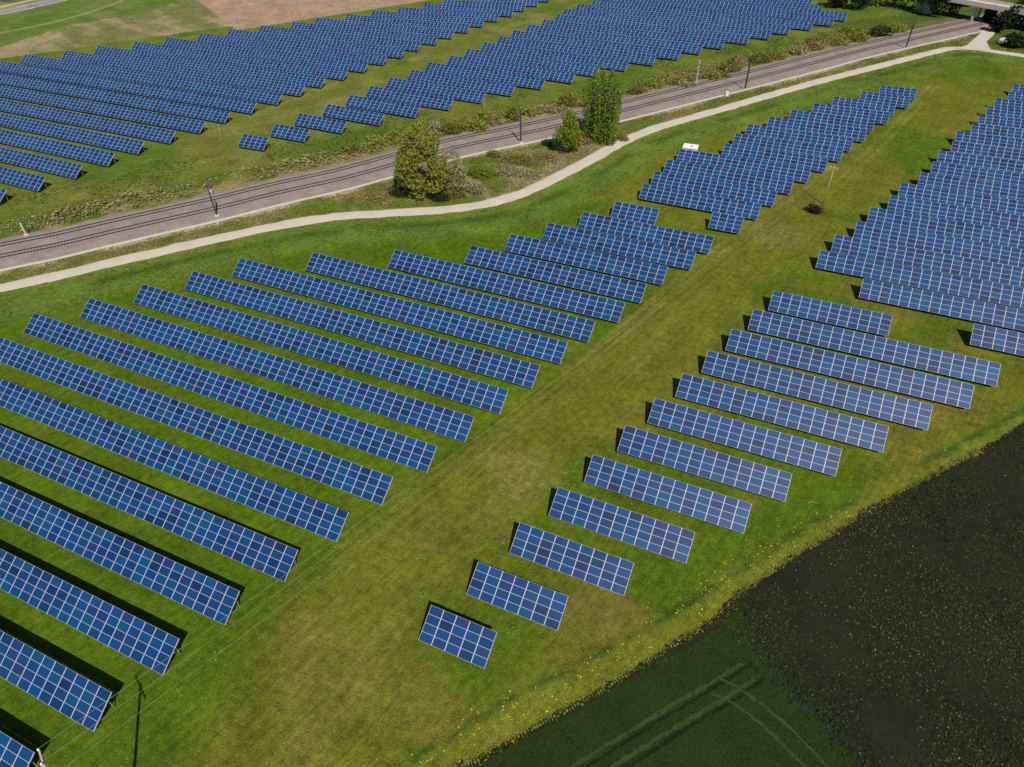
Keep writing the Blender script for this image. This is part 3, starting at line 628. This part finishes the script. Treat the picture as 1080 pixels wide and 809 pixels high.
# rough tufts on the verges and between path and railway
G = rand_in(420000, -200, 80, 10, 320); dk = seg_dist(G[:, 0], G[:, 1], KERB[::4]); sk = side(KERB[::4], G[:, 0], G[:, 1]); dp = seg_dist(G[:, 0], G[:, 1], PATH[::4]); spp = side(PATH[::4], G[:, 0], G[:, 1])
ng = fbm(G[:, 0], G[:, 1], 12, 4, 8); u, v = pix(np.column_stack([G, np.zeros(len(G))])); vis = (u > -40) & (u < 1120) & (v > -20) & (v < 850)
m1 = vis & (sk > 0) & (dk > 16.3) & (dk < 25) & (ng+RNG.random(len(G))*.3 > .58)
scatter_quads('tall_dry_grass', G[m1], .55, leaf_mat('dry_grass', [(.14, .13, .04), (.25, .20, .09), (.36, .29, .17)], .2), .1, .7)
db = seg_dist(G[:, 0], G[:, 1], BRANCH)
m2 = vis & (db > 3.4) & (sk < 0) & (spp > 0) & (dk > .9) & (dp > 2.2) & (RNG.random(len(G)) < .8)
scatter_quads('rough_grass', G[m2], .36, leaf_mat('rough_grass_blades', [(.06, .09, .010), (.10, .13, .018), (.17, .16, .05)], .3), .02, .16)
m3 = vis & (db > 4) & (spp < 0) & (dp > 2.2) & (dp < 14) & (ng > .46) & (RNG.random(len(G)) < .75)
scatter_quads('verge_grass', G[m3], .36, leaf_mat('verge_blades', [(.045, .085, .008), (.08, .125, .014), (.12, .15, .03)], .3), .0, .10)
H = rand_in(170000, -75, 60, 3, 210); u_, v_ = pix(np.column_stack([H, np.zeros(len(H))])); nh = fbm(H[:, 0], H[:, 1], 7, 4, 51)
corr = in_poly(u_, v_, [(60, 840), (300, 620), (420, 520), (600, 395), (760, 262), (960, 90), (1075, 66), (1040, 110), (860, 262), (905, 330), (1085, 395), (1085, 425), (850, 545), (690, 660), (440, 820)])
scatter_quads('meadow_tufts', H[corr & (nh+RNG.random(len(H))*.5 > .72)], .22, leaf_mat('meadow_blades', [(.045, .075, .008), (.09, .115, .014), (.14, .14, .03), (.24, .21, .09)], .2), -.01, .05)
Es = np.vstack([STRIP-NS*RNG.normal(.05, .22, len(STRIP))[:, None] for _ in range(7)]); ue, ve = pix(np.column_stack([Es, np.zeros(len(Es))]))
scatter_quads('edge_grass', Es[(ue > -60) & (ue < 1150) & (ve < 880)], .3, LM['olive'], .02, .1)
m4 = vis & (sk > 0) & (dk > 18) & (dk < 40) & (ng > .5) & (RNG.random(len(G)) < .5)
scatter_quads('bank_grass', G[m4], .5, leaf_mat('bank_blades', [(.030, .070, .006), (.06, .105, .010), (.10, .12, .02)], .3), .0, .16)

# ------------------------------------------------------------ railway masts
def mast(px, py, h, label, arm=1, mat='mast', px_name='catenary_mast', w=.34):
    x, y = at(px, py); i = int(np.argmin(np.hypot(KERB[:, 0]-x, KERB[:, 1]-y))); t = KERB[min(i+1, len(KERB)-1)]-KERB[max(i-1, 0)]; a = math.atan2(t[1], t[0])
    r = empty(px_name, (x, y, 0), a); tag(r, label, 'railway mast', 'masts along the railway')
    b = MB(); b.box((-.45, -.45, -.3), (.45, .45, .45)); b.build('foundation', MAT['concrete'], r)
    b = MB(); b.box((-w/2, -w/2, .45), (-w/2+.06, w/2, h)); b.box((w/2-.06, -w/2, .45), (w/2, w/2, h)); b.box((-w/2+.06, -.03, .45), (w/2-.06, .03, h)); b.build('pole', MAT[mat], r)
    if arm:
        b = MB(); s = arm; L_ = 3.0
        b.tube([(0, s*w/2, h-1.2), (0, s*L_, h-1.0)], .05, 6); b.tube([(0, s*w/2, h-2.6), (0, s*L_, h-1.15)], .045, 6); b.tube([(0, s*L_*.6, h-1.8), (0, s*(L_+.7), h-2.5)], .035, 6)
        b.build('bracket', MAT['steel'], r)
        b = MB(); b.tube([(0, s*(w/2+.05), h-1.2), (0, s*(w/2+.45), h-1.17)], .10, 8); b.build('insulator', MAT['wood'], r)
    return r
mast(229, 228.5, 8.2, 'dark railway mast near the left, close to the kerb')
mast(549.3, 151, 9.2, 'dark railway mast standing between the round tree and the poplar')
mast(785.5, 95, 9.4, 'dark leaning looking railway mast right of the white trackside marker')
mast(955, 51.5, 8.4, 'dark railway mast nearest the top right bridge')
mast(734, 88.5, 7.4, 'pale grey railway mast on the far side, beside the brushwood', -1, 'concrete')
mast(222.8, 201.5, 3.6, 'short dark railway mast on the far side at the left', -1)
mast(28.5, 249, 3.2, 'short pale railway post on the far side at the left edge', 0, 'concrete')
mast(765, 80.5, 2.6, 'short slim railway post beside the reddish brush', 0, 'concrete', w=.25)
def post(px, py, h, label, mat='wood', w=.2):
    x, y = at(px, py); r = empty('marker_post', (x, y, 0)); tag(r, label, 'post'); b = MB(); b.tube([(0, 0, -.2), (0, 0, h)], [w/2, w/2*.8], 8); b.build('pole', MAT[mat], r)
    b = MB(); b.box((-.22, -.05, h-.5), (.22, -.05+.1+w/2, h)); b.build('plate', MAT['steel'], r)
post(233.2, 143, 3.2, 'slim dark post in the grass between the two far blocks')
post(510.5, 114, 3.0, 'slim dark post below the far middle block')
# white marker at the kerb
x, y = at(766.5, 101.5); r = empty('trackside_cabinet', (x, y, 0)); tag(r, 'small white trackside cabinet standing at the railway kerb', 'cabinet')
b = MB(); b.box((-.4, -.3, .1), (.4, .3, 1.3)); b.build('housing', MAT['white'], r); b = MB(); b.box((-.46, -.36, 1.3), (.46, .36, 1.38)); b.build('roof', MAT['white'], r)
b = MB(); b.box((-.55, -.4, -.1), (.55, .4, .1)); b.build('plinth', MAT['concrete'], r); b = MB(); b.box((-.34, -.32, .2), (.34, -.303, 1.2)); b.build('door', MAT['white'], r)
# transformer kiosk
x, y = at(727, 164); r = empty('transformer_kiosk', (x, y, 0), .05); tag(r, 'small white flat roofed transformer hut behind the solar tables beside the path', 'hut')
b = MB(); b.box((-1.75, -1.3, .15), (1.75, 1.3, 2.35)); b.build('wall', MAT['white'], r)
b = MB(); b.box((-1.9, -1.45, 2.35), (1.9, 1.45, 2.5)); b.build('roof', MAT['white'], r)
b = MB(); b.box((-1.85, -1.4, -.2), (1.85, 1.4, .15)); b.build('plinth', MAT['concrete'], r)
b = MB(); b.box((-.1, -1.34, .2), (.8, -1.303, 2.15)); d = b.build('door', MAT['door'], r); b = MB(); b.box((.62, -1.38, 1.1), (.70, -1.34, 1.3)); b.build('handle', MAT['dark'], d)
b = MB(); b.box((-1.4, -1.34, 1.2), (-.6, -1.303, 1.9)); b.build('vent', MAT['door'], r)
b = MB(); b.box((.0, -.5, 2.5), (.6, .1, 2.66)); b.build('roof_vent', MAT['door'], r)

# ------------------------------------------------------------ overhead line in the corridor
G0 = np.array([*at(148.5, 722), 0]); HP = 17.5; top_ = G0+SUN*HP/SUN[2]; PB = top_[:2]
e0, e1 = np.array(at(143.7, 710)), np.array(at(155.6, 737)); ad = (e1-e0)/np.linalg.norm(e1-e0); AL = float(np.linalg.norm(e1-e0))*.85
FPp = np.array(at(868, 215.5))
def utility_pole(x, y, h, d, L_, label):
    r = empty('utility_pole', (x, y, 0), math.atan2(d[1], d[0])); tag(r, label, 'utility pole', 'poles of the overhead line')
    q_ = 1 if h > 12 else .6; b = MB(); b.tube([(0, 0, -.3), (0, 0, h*.5), (0, 0, h)], [.19*q_, .16*q_, .13*q_], 10); b.build('pole', MAT['wood'], r, True)
    b = MB(); b.box((-L_/2, -.07, h-.45), (L_/2, .07, h-.28)); b.build('crossarm', MAT['wood'], r)
    for k in (-1, 0, 1):
        z = h-.28 if k else h; b = MB(); b.tube([(k*(L_/2-.1), 0, z), (k*(L_/2-.1), 0, z+.12), (k*(L_/2-.1), 0, z+.24)], [.05, .09, .05], 8); b.build('insulator', MAT['white'], r)
    return [Vector((x+d[0]*k*(L_/2-.1), y+d[1]*k*(L_/2-.1), (h-.05 if k else h+.24))) for k in (-1, 0, 1)]
A_ = utility_pole(PB[0], PB[1], HP, ad, AL, 'tall wooden utility pole at the bottom left corner, its shadow on the grass')
ln_ = (FPp-PB)/np.linalg.norm(FPp-PB); pd = np.array([ln_[1], -ln_[0]])
B_ = utility_pole(FPp[0], FPp[1], 9.0, pd, 1.6, 'thin pale wooden pole in the grass lane near the lone dark bush')
names = ['left', 'middle', 'right']
for a, b_, nm in zip(A_, B_, names):
    pts = [a.lerp(b_, t)-Vector((0, 0, 2.2*4*t*(1-t))) for t in np.linspace(0, 1, 25)]
    o = MB().tube(pts, .014, 5).build('overhead_wire', MAT['wire']); tag(o, f'{nm} one of the three thin overhead wires between the two wooden poles', 'wire', 'overhead wires')

# ------------------------------------------------------------ bridge and van at the top right
b0, b1 = np.array(at(985, -3, 6.2)), np.array(at(1110, 19, 6.2)); dv = b1-b0; Lb = float(np.linalg.norm(dv)); r = empty('road_bridge', (b0[0], b0[1], 0), math.atan2(dv[1], dv[0])); tag(r, 'pale road bridge crossing the railway at the top right corner', 'bridge')
b = MB(); b.box((-6, 0, 5.5), (Lb+10, 7.5, 6.2)); b.build('deck', MAT['concrete'], r)
for yy in (0, 7.2): b = MB(); b.box((-6, yy, 6.2), (Lb+10, yy+.3, 7.1)); b.build('parapet', MAT['concrete'], r)
for xx in (Lb*.38, Lb*.62): b = MB(); [b.box((xx-.4, yy, -.2), (xx+.4, yy+.8, 5.5)) for yy in (1, 5.7)]; b.build('pier', MAT['concrete'], r)
for xx in (-6, Lb+4): b = MB(); b.box((xx, .2, -.2), (xx+6, 7.3, 5.5)); b.build('abutment', MAT['concrete'], r)
x, y = at(1058.5, 46); r = empty('parked_van', (x, y, 0), .9); tag(r, 'small white van parked in the tree shade at the top right', 'van')
b = MB(); prof = [(-2.1, .35), (2.1, .35), (2.15, .85), (1.5, 1.05), (.95, 1.75), (-1.95, 1.8), (-2.15, 1.3)]
b.add([(px_, -.85, pz) for px_, pz in prof]+[(px_, .85, pz) for px_, pz in prof], [tuple(range(7)), tuple(range(13, 6, -1))]+[(i, i+7, (i+1) % 7+7, (i+1) % 7) for i in range(7)]); b.build('body', MAT['white'], r)
b = MB(); b.add([(1.46, -.7, 1.12), (1.46, .7, 1.12), (1.02, .7, 1.70), (1.02, -.7, 1.70)], [(0, 1, 2, 3)]); b.build('windscreen', MAT['glass'], r)
for sx in (-1.3, 1.35):
    for sy in (-.86, .70): b = MB(); b.tube([(sx, sy, .33), (sx, sy+.16, .33)], .33, 12); b.build('wheel', MAT['dark'], r)
for sy in (-.862, .862): b = MB(); b.box((.1, min(sy, sy*.985), 1.1), (1.0, max(sy, sy*.985), 1.55)); b.build('side_window', MAT['glass'], r)
print('modules', n_mod, 'objects', len(bpy.data.objects))
